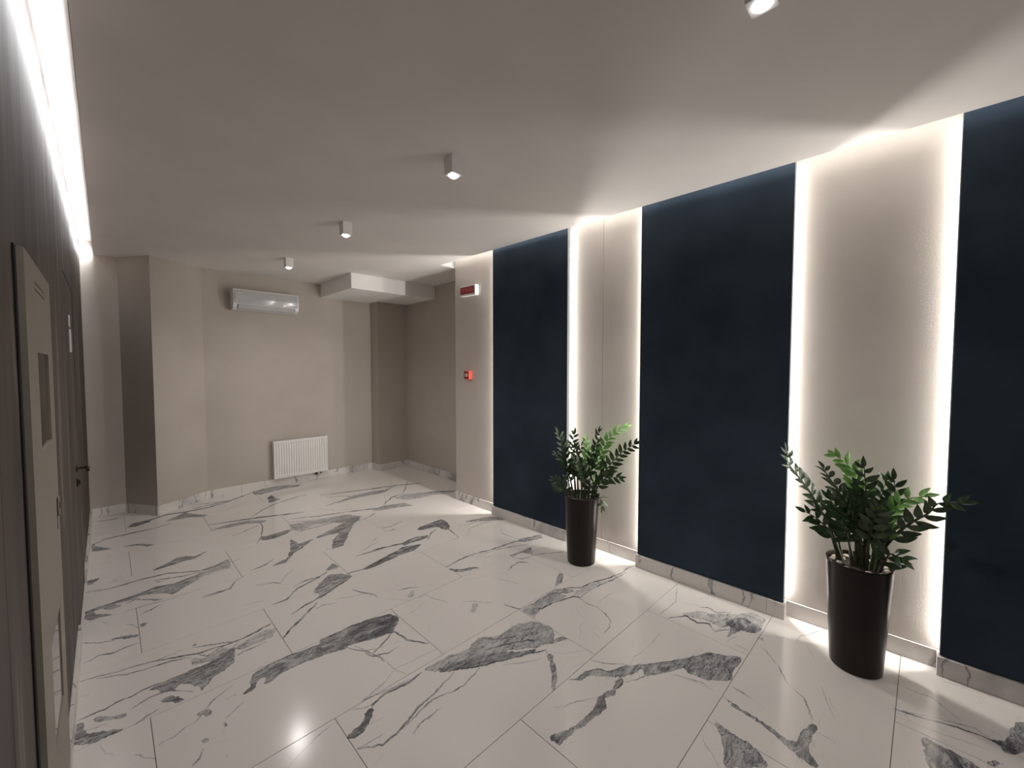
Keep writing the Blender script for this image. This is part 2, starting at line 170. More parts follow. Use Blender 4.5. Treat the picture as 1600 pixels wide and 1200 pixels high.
# ------------------------------------------------------------------ marble print on the tiles
# each entry: darkness 0-100, 1 = patch / 0 = line; outline in millimetres on the floor
VEINS = "55,0;-140,6057 7,5999 110,6052 109,6063 6,6024 -141,6068|40,0;-129,6239 9,6229 9,6238 -130,6249|75,1;116,5607 146,5710 277,5744 291,5659 176,5568|65,1;586,5741 644,5606 752,5472 694,5430 602,5520 387,5541|75,0;116,5598 275,5680 426,5774 597,5735 791,5734 1039,5828 1041,5848 795,5777 600,5777 428,5815 274,5718 115,5615|70,0;-116,5280 -54,5358 169,5371 311,5377 435,5418 435,5431 311,5406 169,5399 -56,5384 -118,5291|60,1;-132,5283 -118,5340 -109,5242 -78,5159 6,5042 -77,5057 -129,5092|60,1;44,5038 123,5031 194,4996 248,4925 277,4878 228,4874 168,4968|40,0;277,4876 475,4807 475,4811 278,4880|40,0;523,4759 677,4819 677,4824 523,4765|75,1;205,4271 293,4323 385,4409 441,4416 489,4337 615,4406 500,4295 405,4299 325,4262|70,0;-144,4176 -9,4129 120,4142 292,4124 464,4007 486,4003 486,4011 465,4023 292,4141 120,4159 -10,4145 -145,4184|65,0;210,4058 291,4023 386,3978 483,3979 483,3987 387,3995 291,4039 210,4065|55,0;210,4059 234,4008 317,4003 317,4007 234,4018 210,4063|55,1;-41,3870 122,3894 228,3924 328,3896 478,3948 462,3849 366,3788 297,3711 263,3777 134,3862 83,3828 -41,3850|85,0;-41,3857 123,3883 228,3912 327,3884 478,3944 478,3952 328,3900 228,3928 122,3897 -42,3863|80,0;462,3852 365,3794 297,3713 297,3708 366,3783 462,3847|65,1;-145,3857 -115,3846 -92,3767 9,3677 -69,3700 -112,3698 -140,3743|50,1;-139,3842 -109,3859 -41,3870 34,3786 -13,3764 -70,3839 -125,3800|70,0;52,3794 107,3817 200,3705 237,3683 237,3689 201,3718 107,3831 51,3801|60,1;161,3782 243,3680 188,3703|35,1;481,3971 542,4020 689,4077 690,4032 670,3879 555,3898 469,3879|80,0;486,4002 587,3994 691,4062 692,4071 587,4013 486,4011|60,0;492,3932 610,3946 690,3941 690,3947 611,3959 492,3937|70,0;699,3990 766,4029 766,4036 699,3997|50,0;436,3517 531,3505 606,3521 644,3602 716,3658 716,3665 643,3615 606,3534 531,3519 436,3523|55,0;31,3672 137,3670 285,3645 455,3664 455,3667 285,3652 137,3677 31,3675|70,0;114,3561 169,3578 232,3617 231,3622 168,3591 114,3567|65,0;49,3477 75,3437 100,3385 101,3388 76,3445 49,3481|70,1;107,3397 113,3424 153,3419 117,3378|60,0;-58,3635 -45,3585 -26,3551 -26,3554 -44,3591 -58,3637|65,1;-32,3360 4,3355 66,3324 97,3294 101,3266 34,3302|60,1;-144,4411 -112,4417 -67,4410 -117,4312 -141,4313|50,0;-40,4841 -3,4868 -4,4874 -40,4847|35,0;-89,4698 -5,4702 -5,4706 -89,4702|35,0;-122,4620 8,4574 8,4578 -122,4623|65,1;1301,6071 1517,6175 1863,6002 1808,5929 1524,5966 1354,5869 1289,5955|75,0;656,5824 1028,5852 1293,6029 1296,6051 1033,5897 658,5843|60,0;676,5991 847,5908 1018,5879 1020,5892 850,5937 677,6004|75,0;1288,5948 1481,5912 1838,5974 1842,5989 1488,5944 1291,5962|75,1;1376,5669 1446,5778 1439,5642 1473,5504 1390,5452 1340,5469|65,0;1067,5058 1197,5197 1361,5335 1499,5392 1657,5441 1765,5453 1769,5468 1665,5474 1506,5423 1365,5365 1200,5224 1068,5069|35,0;890,5427 956,5531 1080,5659 1080,5665 957,5543 890,5432|70,0;1874,5325 2151,5212 2448,5112 2750,4988 2756,5001 2460,5140 2161,5240 1878,5337|50,1;1883,4900 2181,5015 2403,5020 2622,4960 2458,4851 2306,4891 2083,4901|65,0;1763,4854 1879,4888 2092,4885 2096,4896 1887,4912 1766,4864|50,0;1899,5180 2086,5058 2179,4938 2184,4948 2095,5080 1902,5190|75,0;706,5111 988,5018 1142,4970 1341,4880 1529,4817 1533,4832 1349,4914 1149,5003 994,5052 707,5126|55,1;692,4947 868,4982 1025,4976 1168,4834 1097,4781 994,4883 788,4897|70,0;693,4919 863,4953 1020,4951 1021,4959 865,4971 694,4927|65,0;1341,4709 1605,4571 1851,4494 2161,4361 2374,4312 2379,4321 2171,4382 1858,4515 1612,4592 1344,4718|40,1;1292,4539 1452,4503 1629,4456 1822,4425 1914,4280 1845,4190 1644,4288 1468,4365 1320,4281 1268,4378|70,0;1319,4277 1451,4276 1641,4279 1886,4248 1889,4257 1647,4298 1455,4295 1321,4285|60,0;1303,4621 1456,4515 1631,4460 1633,4466 1460,4529 1305,4627|60,0;1291,4537 1426,4423 1600,4378 1602,4384 1430,4435 1292,4542|40,0;1641,4828 1847,4591 2071,4492 2073,4497 1851,4601 1643,4833|75,0;1094,4827 1083,4696 1012,4420 931,4260 932,4250 1017,4403 1092,4692 1099,4833|75,0;1096,4824 1158,4837 1160,4850 1097,4836|75,1;1010,4416 1045,4382 1255,4413 1248,4352 1080,4265 983,4301|65,0;811,4609 939,4671 1064,4737 1065,4744 941,4687 811,4616|70,1;1214,4256 1190,4116 1204,3985 1358,4010 1202,3875 1121,3814 1044,3723 1014,3689 1113,3891|70,0;766,3720 888,3742 963,3815 963,3823 890,3759 767,3727|70,1;896,3668 1043,3756 1029,3674 935,3675|65,1;1358,4010 1478,4081 1663,4172 1881,4207 1732,4056 1590,3842 1483,3671 1379,3664 1461,3848 1584,3976 1472,4001 1397,3992|50,1;1644,4288 1814,4406 1924,4270 1847,4163 1715,4170|80,0;1732,4059 1589,3848 1484,3679 1379,3668 1378,3661 1482,3664 1591,3836 1733,4053|65,0;1333,3688 1482,3668 1484,3674 1334,3694|70,0;1891,4135 2066,4229 2071,4245 1895,4150|75,0;1472,3377 1602,3361 1841,3350 1844,3358 1608,3378 1474,3385|45,0;1647,3506 1804,3622 1723,3516 1515,3427 1514,3422 1721,3506 1809,3634 1648,3511|55,0;2455,4779 2298,4416 2443,4605 2543,4616 2546,4623 2447,4619 2307,4426 2457,4780|75,1;1425,3131 1605,3184 1776,3235 1715,3125 1568,3110 1432,3079|75,0;1291,3130 1380,3123 1452,3095 1567,3107 1569,3113 1456,3108 1384,3135 1292,3136|55,1;1191,3304 1284,3391 1286,3267 1234,3289|65,0;934,3222 1021,3246 1131,3243 1205,3287 1205,3293 1133,3256 1023,3258 934,3228|75,0;761,3073 851,3077 957,3181 1062,3203 1189,3272 1190,3280 1064,3220 958,3197 851,3092 762,3079|55,1;1019,3056 1182,3228 1253,3185 1295,3116 1307,3076 1137,2988 997,2918 1039,2989 1013,3039|80,0;819,2864 930,2911 1083,2960 1204,3010 1307,3072 1308,3080 1206,3028 1085,2976 931,2927 819,2870|80,0;1013,3013 1171,3048 1297,3097 1298,3102 1172,3057 1013,3017|70,0;1031,3066 1091,3103 1146,3181 1145,3184 1090,3112 1032,3070|70,0;1224,2885 1250,2796 1303,2708 1312,2648 1315,2651 1310,2718 1256,2806 1227,2890|60,0;754,3438 851,3389 883,3345 943,3432 1017,3501 1017,3507 943,3442 884,3356 853,3399 755,3442|45,0;849,3382 925,3282 926,3285 850,3385|50,0;439,3533 527,3523 610,3514 653,3611 718,3655 718,3662 651,3625 610,3528 528,3538 439,3540|65,0;954,2820 998,2826 1078,2792 1079,2796 1000,2835 955,2824|45,0;1078,2859 1186,2795 1265,2764 1266,2767 1188,2800 1079,2861|65,0;2464,5146 2775,5032 3065,4889 3074,4904 2792,5066 2470,5161|70,0;2649,4658 2808,4848 3046,5190 3046,5198 2808,4866 2650,4667|70,0;2280,4436 2469,4603 2652,4649 2659,4664 2480,4633 2282,4448|35,1;2484,4573 2653,4621 2867,4485 3201,4308 3123,4231 2892,4348 2708,4352 2536,4419|75,0;2801,4499 3003,4397 3185,4272 3196,4288 3026,4433 2811,4516|50,1;2085,4363 2260,4401 2475,4314 2503,4160 2364,4236 2137,4283|40,1;2403,5020 2560,4981 2702,5004 2519,4867 2341,4893|60,0;1933,3853 1935,3776 2015,3767 2162,3822 2164,3829 2021,3780 1942,3789 1937,3858|55,0;1899,3705 1975,3668 2000,3660 1994,3754 1991,3750 1993,3654 1982,3681 1901,3710|50,0;1933,3854 1900,3683 1903,3685 1937,3857|70,0;1615,3389 1679,3372 1863,3320 2037,3344 2150,3324 2155,3333 2047,3365 1871,3339 1686,3392 1618,3398|75,1;2149,3506 2212,3559 2490,3579 2475,3467 2422,3327 2365,3292 2347,3310 2331,3441 2185,3470|80,0;2080,3214 2185,3328 2301,3395 2304,3404 2188,3346 2079,3219|80,0;2391,3352 2356,3200 2326,3068 2333,3072 2371,3211 2398,3357|60,0;2331,3072 2249,3072 2247,3068 2329,3068|70,1;1592,3181 1764,3213 1848,3273 2008,3190 1888,3125 1699,3140 1578,3131|70,1;1867,3330 2152,3328 2119,3278 1870,3289|75,0;1496,3143 1591,3151 1762,3207 1765,3218 1598,3174 1499,3153|45,0;1458,3066 1625,3067 1626,3070 1459,3069|60,1;2618,3350 2906,3272 3013,3087 2969,3079 2772,3223 2617,3327|75,0;2750,3238 2861,3161 2965,3076 2972,3083 2875,3177 2756,3245|45,0;2495,3297 2570,3266 2751,3239 2755,3244 2578,3278 2499,3303|50,0;2432,3071 2536,3161 2703,3182 2837,3154 2841,3160 2711,3194 2541,3172 2432,3075|75,0;1902,2684 2084,2701 2204,2697 2388,2655 2646,2624 2816,2542 2823,2548 2657,2638 2398,2669 2213,2711 2090,2714 1904,2690|50,1;2680,2643 2929,2561 2893,2513 2690,2554|75,0;2688,2650 2821,2594 2946,2560 2951,2565 2831,2605 2692,2655|60,0;2215,2660 2430,2618 2623,2537 2738,2503 2742,2506 2630,2545 2436,2626 2218,2664|75,0;1901,2683 2085,2703 2089,2712 1905,2691|70,1;1905,2655 1951,2581 2050,2542 2116,2462 2023,2510 1933,2541 1901,2616|50,0;2754,2951 2683,2839 2689,2670 2694,2673 2692,2844 2758,2951|40,0;2131,2711 2277,2566 2280,2569 2133,2714|30,0;2456,2802 2661,2760 2663,2763 2458,2805|40,0;2873,2834 2810,2720 2812,2720 2875,2835|45,1;2411,2470 2602,2455 2672,2458 2597,2389 2584,2332 2533,2435 2402,2429|65,0;2400,2427 2434,2340 2516,2329 2520,2333 2442,2348 2404,2431|60,0;2218,2285 2297,2320 2386,2322 2432,2266 2438,2270 2395,2333 2302,2331 2219,2289|55,0;2534,2345 2693,2251 2805,2179 2810,2183 2702,2259 2537,2349|45,0;2071,2319 2204,2286 2205,2288 2073,2321|45,0;2596,2387 2794,2336 2796,2338 2598,2390|55,1;2307,1879 2400,1942 2498,1996 2480,1944 2398,1891 2321,1866|75,0;2498,1998 2399,1945 2300,1874 2301,1873 2401,1940 2498,1995|40,0;1901,2420 2043,2347 2045,2349 1903,2422|40,0;2066,2284 2101,2180 2138,2095 2140,2097 2106,2184 2068,2286|50,0;1436,2641 1516,2618 1586,2577 1588,2581 1520,2628 1438,2645|25,1;1447,2518 1531,2574 1539,2553 1478,2487|50,0;1503,2459 1568,2448 1577,2383 1618,2258 1621,2261 1583,2389 1573,2456 1505,2463|50,0;1690,2209 1756,2152 1836,2043 1838,2045 1760,2157 1692,2211|75,0;1880,1977 1894,1917 1918,1856 1922,1859 1903,1923 1884,1980|25,1;1733,2137 1768,2112 1675,2040 1657,2057|40,0;1356,2584 1448,2470 1450,2472 1357,2586|35,0;1508,2371 1424,2350 1345,2328 1345,2327 1424,2346 1507,2369|45,1;1911,1837 2139,1856 2280,1857 2320,1818 2365,1737 2306,1760 2215,1815 2279,1740 2117,1768 2011,1768 1951,1748 1908,1732 1915,1783|80,0;2113,1833 2204,1840 2316,1746 2321,1749 2213,1849 2115,1837|80,0;1908,1730 2003,1769 2125,1751 2281,1706 2321,1660 2326,1664 2290,1716 2133,1760 2007,1779 1908,1734|80,0;2318,1816 2422,1732 2507,1723 2687,1662 2827,1634 2920,1642 2997,1631 3003,1635 2929,1652 2836,1643 2697,1671 2516,1733 2432,1741 2322,1820|75,0;2323,1661 2462,1670 2746,1620 2867,1614 2871,1617 2753,1627 2468,1677 2324,1664|25,1;2292,1716 2412,1726 2517,1709 2766,1634 2494,1682 2350,1681|65,0;2309,1674 2286,1573 2298,1520 2279,1439 2233,1372 2174,1344 2093,1337 2092,1335 2173,1339 2238,1370 2286,1439 2306,1522 2294,1576 2313,1675|50,0;2346,1539 2477,1541 2566,1524 2568,1526 2480,1545 2347,1541|50,0;2200,1621 2127,1496 2129,1496 2202,1621|50,0;2064,1372 2035,1326 2037,1326 2066,1372|55,0;1919,1856 2004,1841 2083,1819 2086,1823 2009,1848 1921,1859|55,1;1783,1497 1898,1495 1907,1454 1821,1491|75,0;1804,1505 1885,1494 1900,1458 1903,1460 1891,1500 1806,1508|60,0;1794,1769 1802,1732 1872,1710 1874,1712 1806,1736 1796,1771|60,1;1737,1482 1731,1444 1682,1367 1615,1304 1547,1265 1526,1264 1597,1323 1677,1399|80,0;1730,1473 1683,1406 1607,1338 1527,1262 1528,1261 1609,1336 1686,1404 1732,1473|45,0;1475,1570 1580,1498 1677,1445 1679,1447 1583,1503 1476,1572|40,0;1748,1440 1799,1389 1889,1331 1890,1332 1802,1391 1750,1441|45,0;1733,1303 1815,1261 1816,1263 1734,1304|45,0;1570,1457 1571,1430 1572,1430 1571,1457|60,0;1850,1261 1882,1192 1965,1092 1967,1094 1888,1195 1852,1262|50,0;1967,1085 2043,1104 2127,1088 2128,1089 2045,1107 1966,1086|50,0;2153,1085 2262,1084 2340,1099 2340,1100 2263,1087 2153,1086|40,0;2111,1142 2172,1176 2171,1176 2110,1143|55,1;1651,1257 1712,1221 1751,1233 1823,1201 1860,1138 1957,1095 2039,1027 2221,902 2344,838 2213,790 2173,868 2073,915 1948,994 2008,1018 1903,1057 1876,1072 1757,1189 1694,1208|85,0;1648,1255 1695,1215 1754,1225 1816,1196 1853,1133 1956,1094 1958,1097 1859,1138 1822,1201 1758,1231 1699,1221 1651,1257|75,0;1956,1095 2032,1023 2217,900 2340,837 2343,838 2222,903 2037,1026 1958,1096|70,1;1876,1072 1817,1045 1760,1054 1732,1037 1692,1055 1683,1086 1726,1077 1756,1059 1817,1081|70,0;1829,1044 1927,1004 2072,914 2075,915 1932,1008 1830,1045|45,0;1460,1193 1512,1165 1565,1144 1656,1089 1657,1091 1568,1148 1515,1169 1461,1195|45,0;2058,922 2104,794 2103,749 2105,749 2108,795 2060,922|60,1;2202,889 2371,825 2437,721 2456,675 2345,676 2242,669 2155,747 2153,789 2139,845|75,0;1999,1043 2128,941 2220,896 2369,824 2435,721 2455,675 2457,675 2440,722 2374,826 2223,899 2132,944 2001,1044|65,0;2138,845 2170,770 2241,669 2243,669 2174,771 2140,845|60,0;2202,852 2292,779 2372,684 2373,685 2296,780 2203,853|55,0;2075,890 2121,778 2102,704 2104,704 2126,778 2077,891|80,0;2523,1127 2619,1053 2602,982 2647,926 2593,867 2598,866 2660,928 2615,985 2632,1057 2528,1129|85,0;2594,865 2667,812 2704,756 2710,757 2679,815 2598,867|70,0;2783,1029 2821,988 2801,927 2875,857 2879,858 2810,929 2831,990 2787,1030|70,1;2753,829 2845,787 2818,693 2748,694 2717,769 2540,790 2662,801|28,1;2620,1086 2746,1014 2786,922 2881,828 2973,763 2953,680 2788,676 2825,782 2660,849 2675,956 2618,1062|75,0;2655,876 2750,878 2796,832 2894,811 2920,759 2896,685 2899,685 2927,760 2900,814 2801,834 2754,881 2656,878|75,0;2879,778 2796,736 2805,681 2808,681 2802,735 2881,777|70,0;2673,955 2697,892 2660,850 2597,867 2595,866 2661,847 2704,893 2676,956|55,0;2525,1178 2740,1170 2953,1257 2951,1259 2741,1175 2526,1181|40,0;2744,1168 2804,1037 2807,1038 2746,1169|65,0;2539,789 2632,762 2634,764 2541,791|60,0;2559,759 2550,676 2554,676 2562,760|60,0;2648,641 2591,577 2535,523 2537,522 2597,576 2650,641|70,0;2534,523 2486,499 2418,453 2422,452 2496,496 2538,522|70,0;2419,452 2369,380 2314,351 2236,324 2237,323 2319,348 2375,378 2422,452|65,1;2099,663 2091,599 2085,511 2060,424 2045,364 2080,346 2161,348 2242,318 2220,302 2172,313 2044,304 1998,256 1978,287 2007,362 2022,403 2040,432 2069,521 2070,593|80,0;2096,662 2084,598 2080,510 2053,423 2041,363 2043,363 2057,423 2084,510 2088,598 2098,662|45,0;2188,297 2187,261 2169,223 2171,223 2191,261 2189,297|45,0;2237,304 2312,299 2312,300 2236,305|55,1;1932,637 1918,589 1916,519 1921,481 1864,410 1852,401 1721,531 1780,544 1874,596|75,0;1926,635 1907,573 1840,538 1740,513 1741,511 1843,535 1913,571 1929,635|70,0;1915,520 1860,485 1822,430 1824,430 1864,483 1917,519|60,0;1913,546 1852,515 1791,471 1792,470 1855,513 1914,545|55,0;2200,660 2196,601 2187,560 2190,560 2203,601 2203,661|40,0;2188,560 2161,502 2162,502 2189,560|50,0;1818,651 1774,625 1751,582 1705,546 1707,545 1754,581 1777,624 1819,651|60,0;2822,499 2918,487 2993,445 3087,401 3091,402 3002,448 2925,490 2824,501|40,0;2751,667 2804,591 2852,481 2854,481 2809,591 2753,667|40,0;2831,440 2736,397 2738,396 2833,439|45,0;2522,335 2414,293 2325,261 2326,260 2418,291 2525,334|45,0;2459,292 2347,245 2349,245 2461,291|25,1;2720,677 2746,630 2690,642|70,0;2600,66 2600,25 2644,-91 2675,-214 2670,-281 2707,-324 2711,-324 2679,-283 2684,-216 2654,-92 2610,24 2604,66|75,1;2680,-215 2702,-278 2727,-326 2670,-301 2664,-248|50,0;2591,65 2654,-45 2708,-195 2680,-249 2683,-250 2714,-197 2661,-46 2594,65|45,0;2811,75 2818,-61 2719,-153 2722,-153 2825,-63 2815,75|35,0;2546,64 2573,-112 2598,-230 2600,-230 2578,-112 2548,63|55,1;2490,-204 2560,-266 2544,-271 2488,-223|45,0;3008,-97 3025,-181 3029,-181 3012,-98|45,0;2597,41 2554,20 2556,19 2600,40|60,1;283,2705 366,2704 416,2714 474,2724 468,2662 455,2622 367,2574 296,2498 292,2545 268,2581|80,0;283,2704 366,2700 428,2652 454,2625 411,2594 366,2578 295,2500 296,2497 367,2571 412,2586 457,2620 429,2659 366,2709 282,2707|75,0;302,2865 361,2777 432,2803 480,2816 480,2821 432,2813 361,2786 302,2869|70,0;309,2927 391,2871 492,2818 493,2824 392,2882 310,2932|75,0;366,2702 417,2709 482,2755 521,2807 520,2811 480,2764 416,2718 366,2707|70,0;480,2662 512,2676 564,2673 628,2685 628,2689 565,2681 512,2684 480,2666|30,1;296,2819 359,2770 430,2796 479,2748 467,2717 368,2721 287,2738|62,1;480,2371 501,2442 574,2467 697,2462 800,2444 861,2428 950,2339 938,2294 823,2325 718,2350 622,2346 554,2320 521,2319 550,2370 521,2387 487,2331 474,2344|90,0;572,2460 691,2457 825,2439 825,2443 692,2467 572,2464|72,1;420,2328 482,2357 485,2322 464,2321|20,1;682,2411 755,2406 805,2383 718,2389|75,0;939,2297 998,2195 1002,2144 1031,2088 1033,2037 1035,2038 1035,2092 1006,2148 1002,2200 941,2300|65,0;1000,2196 1094,2152 1095,2155 1000,2199|45,0;877,2243 919,2249 919,2251 877,2245|65,0;232,2280 263,2311 322,2377 415,2434 415,2436 321,2382 261,2316 231,2282|50,1;253,2350 299,2352 314,2299 293,2283 282,2331 253,2314|65,0;364,2346 414,2348 414,2351 364,2349|60,0;428,2275 383,2243 342,2218 342,2215 384,2237 429,2272|60,1;337,2213 350,2182 346,2160 329,2168|75,0;204,2042 231,2064 249,2115 248,2118 228,2070 203,2045|30,1;250,2155 267,2187 277,2144 253,2120|40,0;270,2119 328,2085 328,2086 270,2120|45,0;310,2010 314,1984 315,1984 311,2010|40,0;318,2127 338,2167 338,2168 318,2129|55,0;473,1764 496,1781 558,1801 621,1827 692,1852 692,1853 620,1831 558,1805 495,1784 473,1765|50,0;498,1788 492,1831 469,1861 468,1861 491,1830 497,1788|75,1;708,1734 782,1755 830,1808 843,1786 824,1758 767,1709 745,1697 704,1713|75,0;835,1792 901,1824 927,1830 927,1833 900,1831 835,1795|60,0;782,1855 825,1820 859,1817 859,1819 826,1825 782,1857|60,0;849,1872 924,1897 970,1913 970,1915 923,1901 849,1874|65,0;707,1647 759,1633 822,1628 823,1630 759,1638 707,1649|50,0;778,1732 864,1708 864,1711 778,1734|50,0;718,1527 779,1545 779,1547 718,1528|75,0;-134,3178 -93,3187 -73,3208 -26,3180 31,3191 103,3193 103,3197 30,3201 -27,3189 -74,3217 -95,3196 -135,3182|70,0;-137,3430 -75,3353 -3,3324 -4,3329 -75,3362 -137,3434|70,0;-137,3000 -71,2984 0,2961 66,2950 156,2929 281,2934 281,2937 156,2937 66,2958 0,2968 -72,2992 -137,3004|75,0;-83,2967 -8,2927 40,2900 97,2886 218,2861 297,2826 297,2830 218,2870 97,2894 39,2909 -9,2935 -83,2971|80,0;-137,2667 -86,2671 -44,2671 -3,2692 49,2693 108,2701 170,2699 283,2704 283,2709 169,2708 108,2710 48,2702 -5,2700 -45,2679 -87,2679 -138,2671|58,1;99,2695 169,2694 283,2707 269,2595 218,2636 202,2594 151,2625 149,2655|75,0;46,2593 104,2621 163,2609 201,2589 260,2515 260,2519 202,2598 162,2618 103,2630 45,2597|65,1;45,2595 134,2551 168,2580 232,2489 206,2475 141,2543 89,2569|50,1;-86,2634 -62,2642 -6,2595 27,2588 22,2551 -20,2577 -75,2607|62,1;-137,2653 -117,2648 -112,2582 -98,2546 -55,2518 -21,2507 20,2471 -45,2478 -80,2471 -125,2494 -139,2529|65,0;-105,2574 -68,2567 -37,2565 -38,2567 -69,2571 -105,2576|70,0;48,2469 63,2476 97,2491 138,2502 138,2504 96,2497 62,2482 48,2471|60,0;-71,2447 -61,2402 -39,2349 -16,2325 -16,2326 -38,2352 -60,2403 -70,2447|70,0;44,2271 59,2255 76,2208 101,2173 101,2175 78,2212 60,2259 44,2274|60,0;118,2263 172,2270 203,2284 234,2293 233,2295 202,2289 171,2275 117,2266|45,0;-137,2867 -100,2853 -100,2856 -137,2869|70,0;94,2946 169,2917 300,2846 468,2805 606,2820 692,2848 692,2854 607,2833 468,2817 300,2858 169,2929 93,2952|30,1;498,2765 629,2804 710,2778 661,2703 488,2712|65,0;451,2715 565,2758 675,2755 676,2761 565,2771 451,2721|50,1;310,2935 341,2986 316,2882|70,0;703,2641 806,2730 986,2884 986,2894 804,2749 702,2649|45,0;628,3196 735,3179 736,3185 629,3202|48,1;1162,1842 1313,1836 1432,1794 1524,1833 1650,1760 1791,1764 1883,1712 1914,1606 1897,1550 1811,1499 1700,1545 1576,1637 1468,1653 1371,1719 1291,1756 1192,1786|68,1;1291,1756 1447,1673 1560,1621 1724,1506 1656,1526 1496,1596 1314,1693 1212,1766|75,0;1467,1741 1581,1686 1724,1610 1798,1509 1802,1512 1733,1618 1588,1695 1469,1745|65,0;1522,1832 1644,1707 1827,1617 1830,1620 1650,1715 1525,1835|80,0;1213,1767 1313,1691 1495,1594 1653,1521 1735,1475 1739,1479 1660,1531 1502,1604 1319,1701 1215,1772|70,0;1147,1834 1055,1828 934,1850 849,1816 850,1809 932,1835 1052,1812 1146,1827|78,1;701,1732 771,1728 849,1813 851,1789 794,1724 715,1709|65,0;1262,1720 1092,1667 994,1653 867,1600 802,1593 710,1647 709,1642 800,1584 868,1590 995,1643 1092,1656 1262,1714|60,0;1387,1650 1246,1609 1093,1643 1012,1634 883,1600 883,1597 1012,1626 1091,1635 1245,1601 1387,1646|50,0;1088,1568 972,1571 917,1547 918,1544 972,1564 1088,1565|60,0;1063,1838 942,1862 837,1871 836,1867 940,1853 1062,1834|72,1;856,2477 1032,2478 1163,2463 1288,2419 1296,2331 1194,2245 1057,2278 922,2330 810,2348|85,1;1021,2416 1162,2425 1272,2355 1148,2291 1029,2322|70,0;1078,2320 1201,2227 1220,2106 1295,1995 1300,2000 1230,2117 1211,2241 1081,2328|70,0;1027,2145 1113,2183 1194,2242 1194,2248 1113,2196 1027,2151|60,0;980,2286 1025,2114 1090,2080 1167,2101 1168,2105 1092,2090 1030,2121 982,2289|50,0;1037,2107 1049,1951 1081,1868 1083,1869 1053,1954 1039,2108|50,0;1051,1951 1291,1932 1292,1935 1051,1954|45,0;1046,1945 913,1887 913,1884 1046,1942|72,1;1325,1125 1445,1071 1570,1057 1668,1093 1686,1074 1645,1026 1555,1032 1437,1050 1328,1068"
PX = 0.0035; X0, Y0 = -.2, -2.45; NX, NY = 1060, 2500
line_m = np.zeros((NY, NX), np.float32); patch_m = np.zeros((NY, NX), np.float32)
def fill(dst, poly, val):
    P = (np.array(poly, float)/1000 - (X0, Y0))/PX
    x0, y0 = np.floor(P.min(0)).astype(int) - 1; x1, y1 = np.ceil(P.max(0)).astype(int) + 2
    x0, y0 = max(x0, 0), max(y0, 0); x1, y1 = min(x1, NX), min(y1, NY)
    if x1 <= x0 or y1 <= y0: return
    SS = 3
    gx = (np.arange((x1-x0)*SS)+.5)/SS + x0; gy = (np.arange((y1-y0)*SS)+.5)/SS + y0
    GX, GY = np.meshgrid(gx, gy); inside = np.zeros(GX.shape, bool); n = len(P); j = n-1
    for i in range(n):
        xi, yi = P[i]; xj, yj = P[j]
        if yi != yj:
            c = ((yi > GY) != (yj > GY)) & (GX < (xj-xi)*(GY-yi)/(yj-yi) + xi); inside ^= c
        j = i
    cov = inside.reshape(y1-y0, SS, x1-x0, SS).mean((1, 3)).astype(np.float32)*val
    dst[y0:y1, x0:x1] = np.maximum(dst[y0:y1, x0:x1], cov)
for ent in VEINS.split('|'):
    hd, pts = ent.split(';'); sh, kind = map(int, hd.split(','))
    fill(patch_m if kind else line_m, [tuple(map(int, a.split(','))) for a in pts.split()], sh/100)
def soft(a, k):
    for _ in range(k):
        a = .5*a + .125*(np.roll(a, 1, 0) + np.roll(a, -1, 0) + np.roll(a, 1, 1) + np.roll(a, -1, 1))
    return a
# tile rows nearer than the measured ones repeat the print of rows further in
T = .6015; TY = 1.2644; TX = .1014
ya = int((0.02 - Y0)/PX); sh = int(round(6*T/PX))
for a in (line_m, patch_m):
    blk = a[sh:sh+ya].copy(); a[:ya] = np.maximum(a[:ya], blk)
def dilate(a, k):
    for _ in range(k):
        a = np.maximum.reduce([a, np.roll(a, 1, 0), np.roll(a, -1, 0), np.roll(a, 1, 1), np.roll(a, -1, 1)])
    return a
def boxblur(a, r):
    for ax in (0, 1):
        c = np.cumsum(np.pad(a, [(r+1, r) if q == ax else (0, 0) for q in (0, 1)], mode='edge'), axis=ax, dtype=np.float64)
        n = a.shape[ax]
        a = ((np.take(c, range(2*r+1, 2*r+1+n), ax) - np.take(c, range(0, n), ax))/(2*r+1)).astype(np.float32)
    return a
cover = boxblur(boxblur((patch_m > .1).astype(np.float32), 3), 3)          # soft ramp over the patch outline
near = boxblur(boxblur(np.maximum((patch_m > .1)*1.0, (line_m > .5)*.6).astype(np.float32), 16), 16)   # surroundings of the veins
img = bpy.data.images.new('marble_print', NX, NY, alpha=True, float_buffer=False); img.colorspace_settings.name = 'Non-Color'; img.alpha_mode = 'CHANNEL_PACKED'
buf = np.ones((NY, NX, 4), np.float32); buf[..., 0] = line_m; buf[..., 1] = soft(dilate(patch_m, 8), 3); buf[..., 2] = cover; buf[..., 3] = np.clip(near*1.6, 0, 1)
img.pixels.foreach_set(buf.ravel()); img.update(); img.pack()

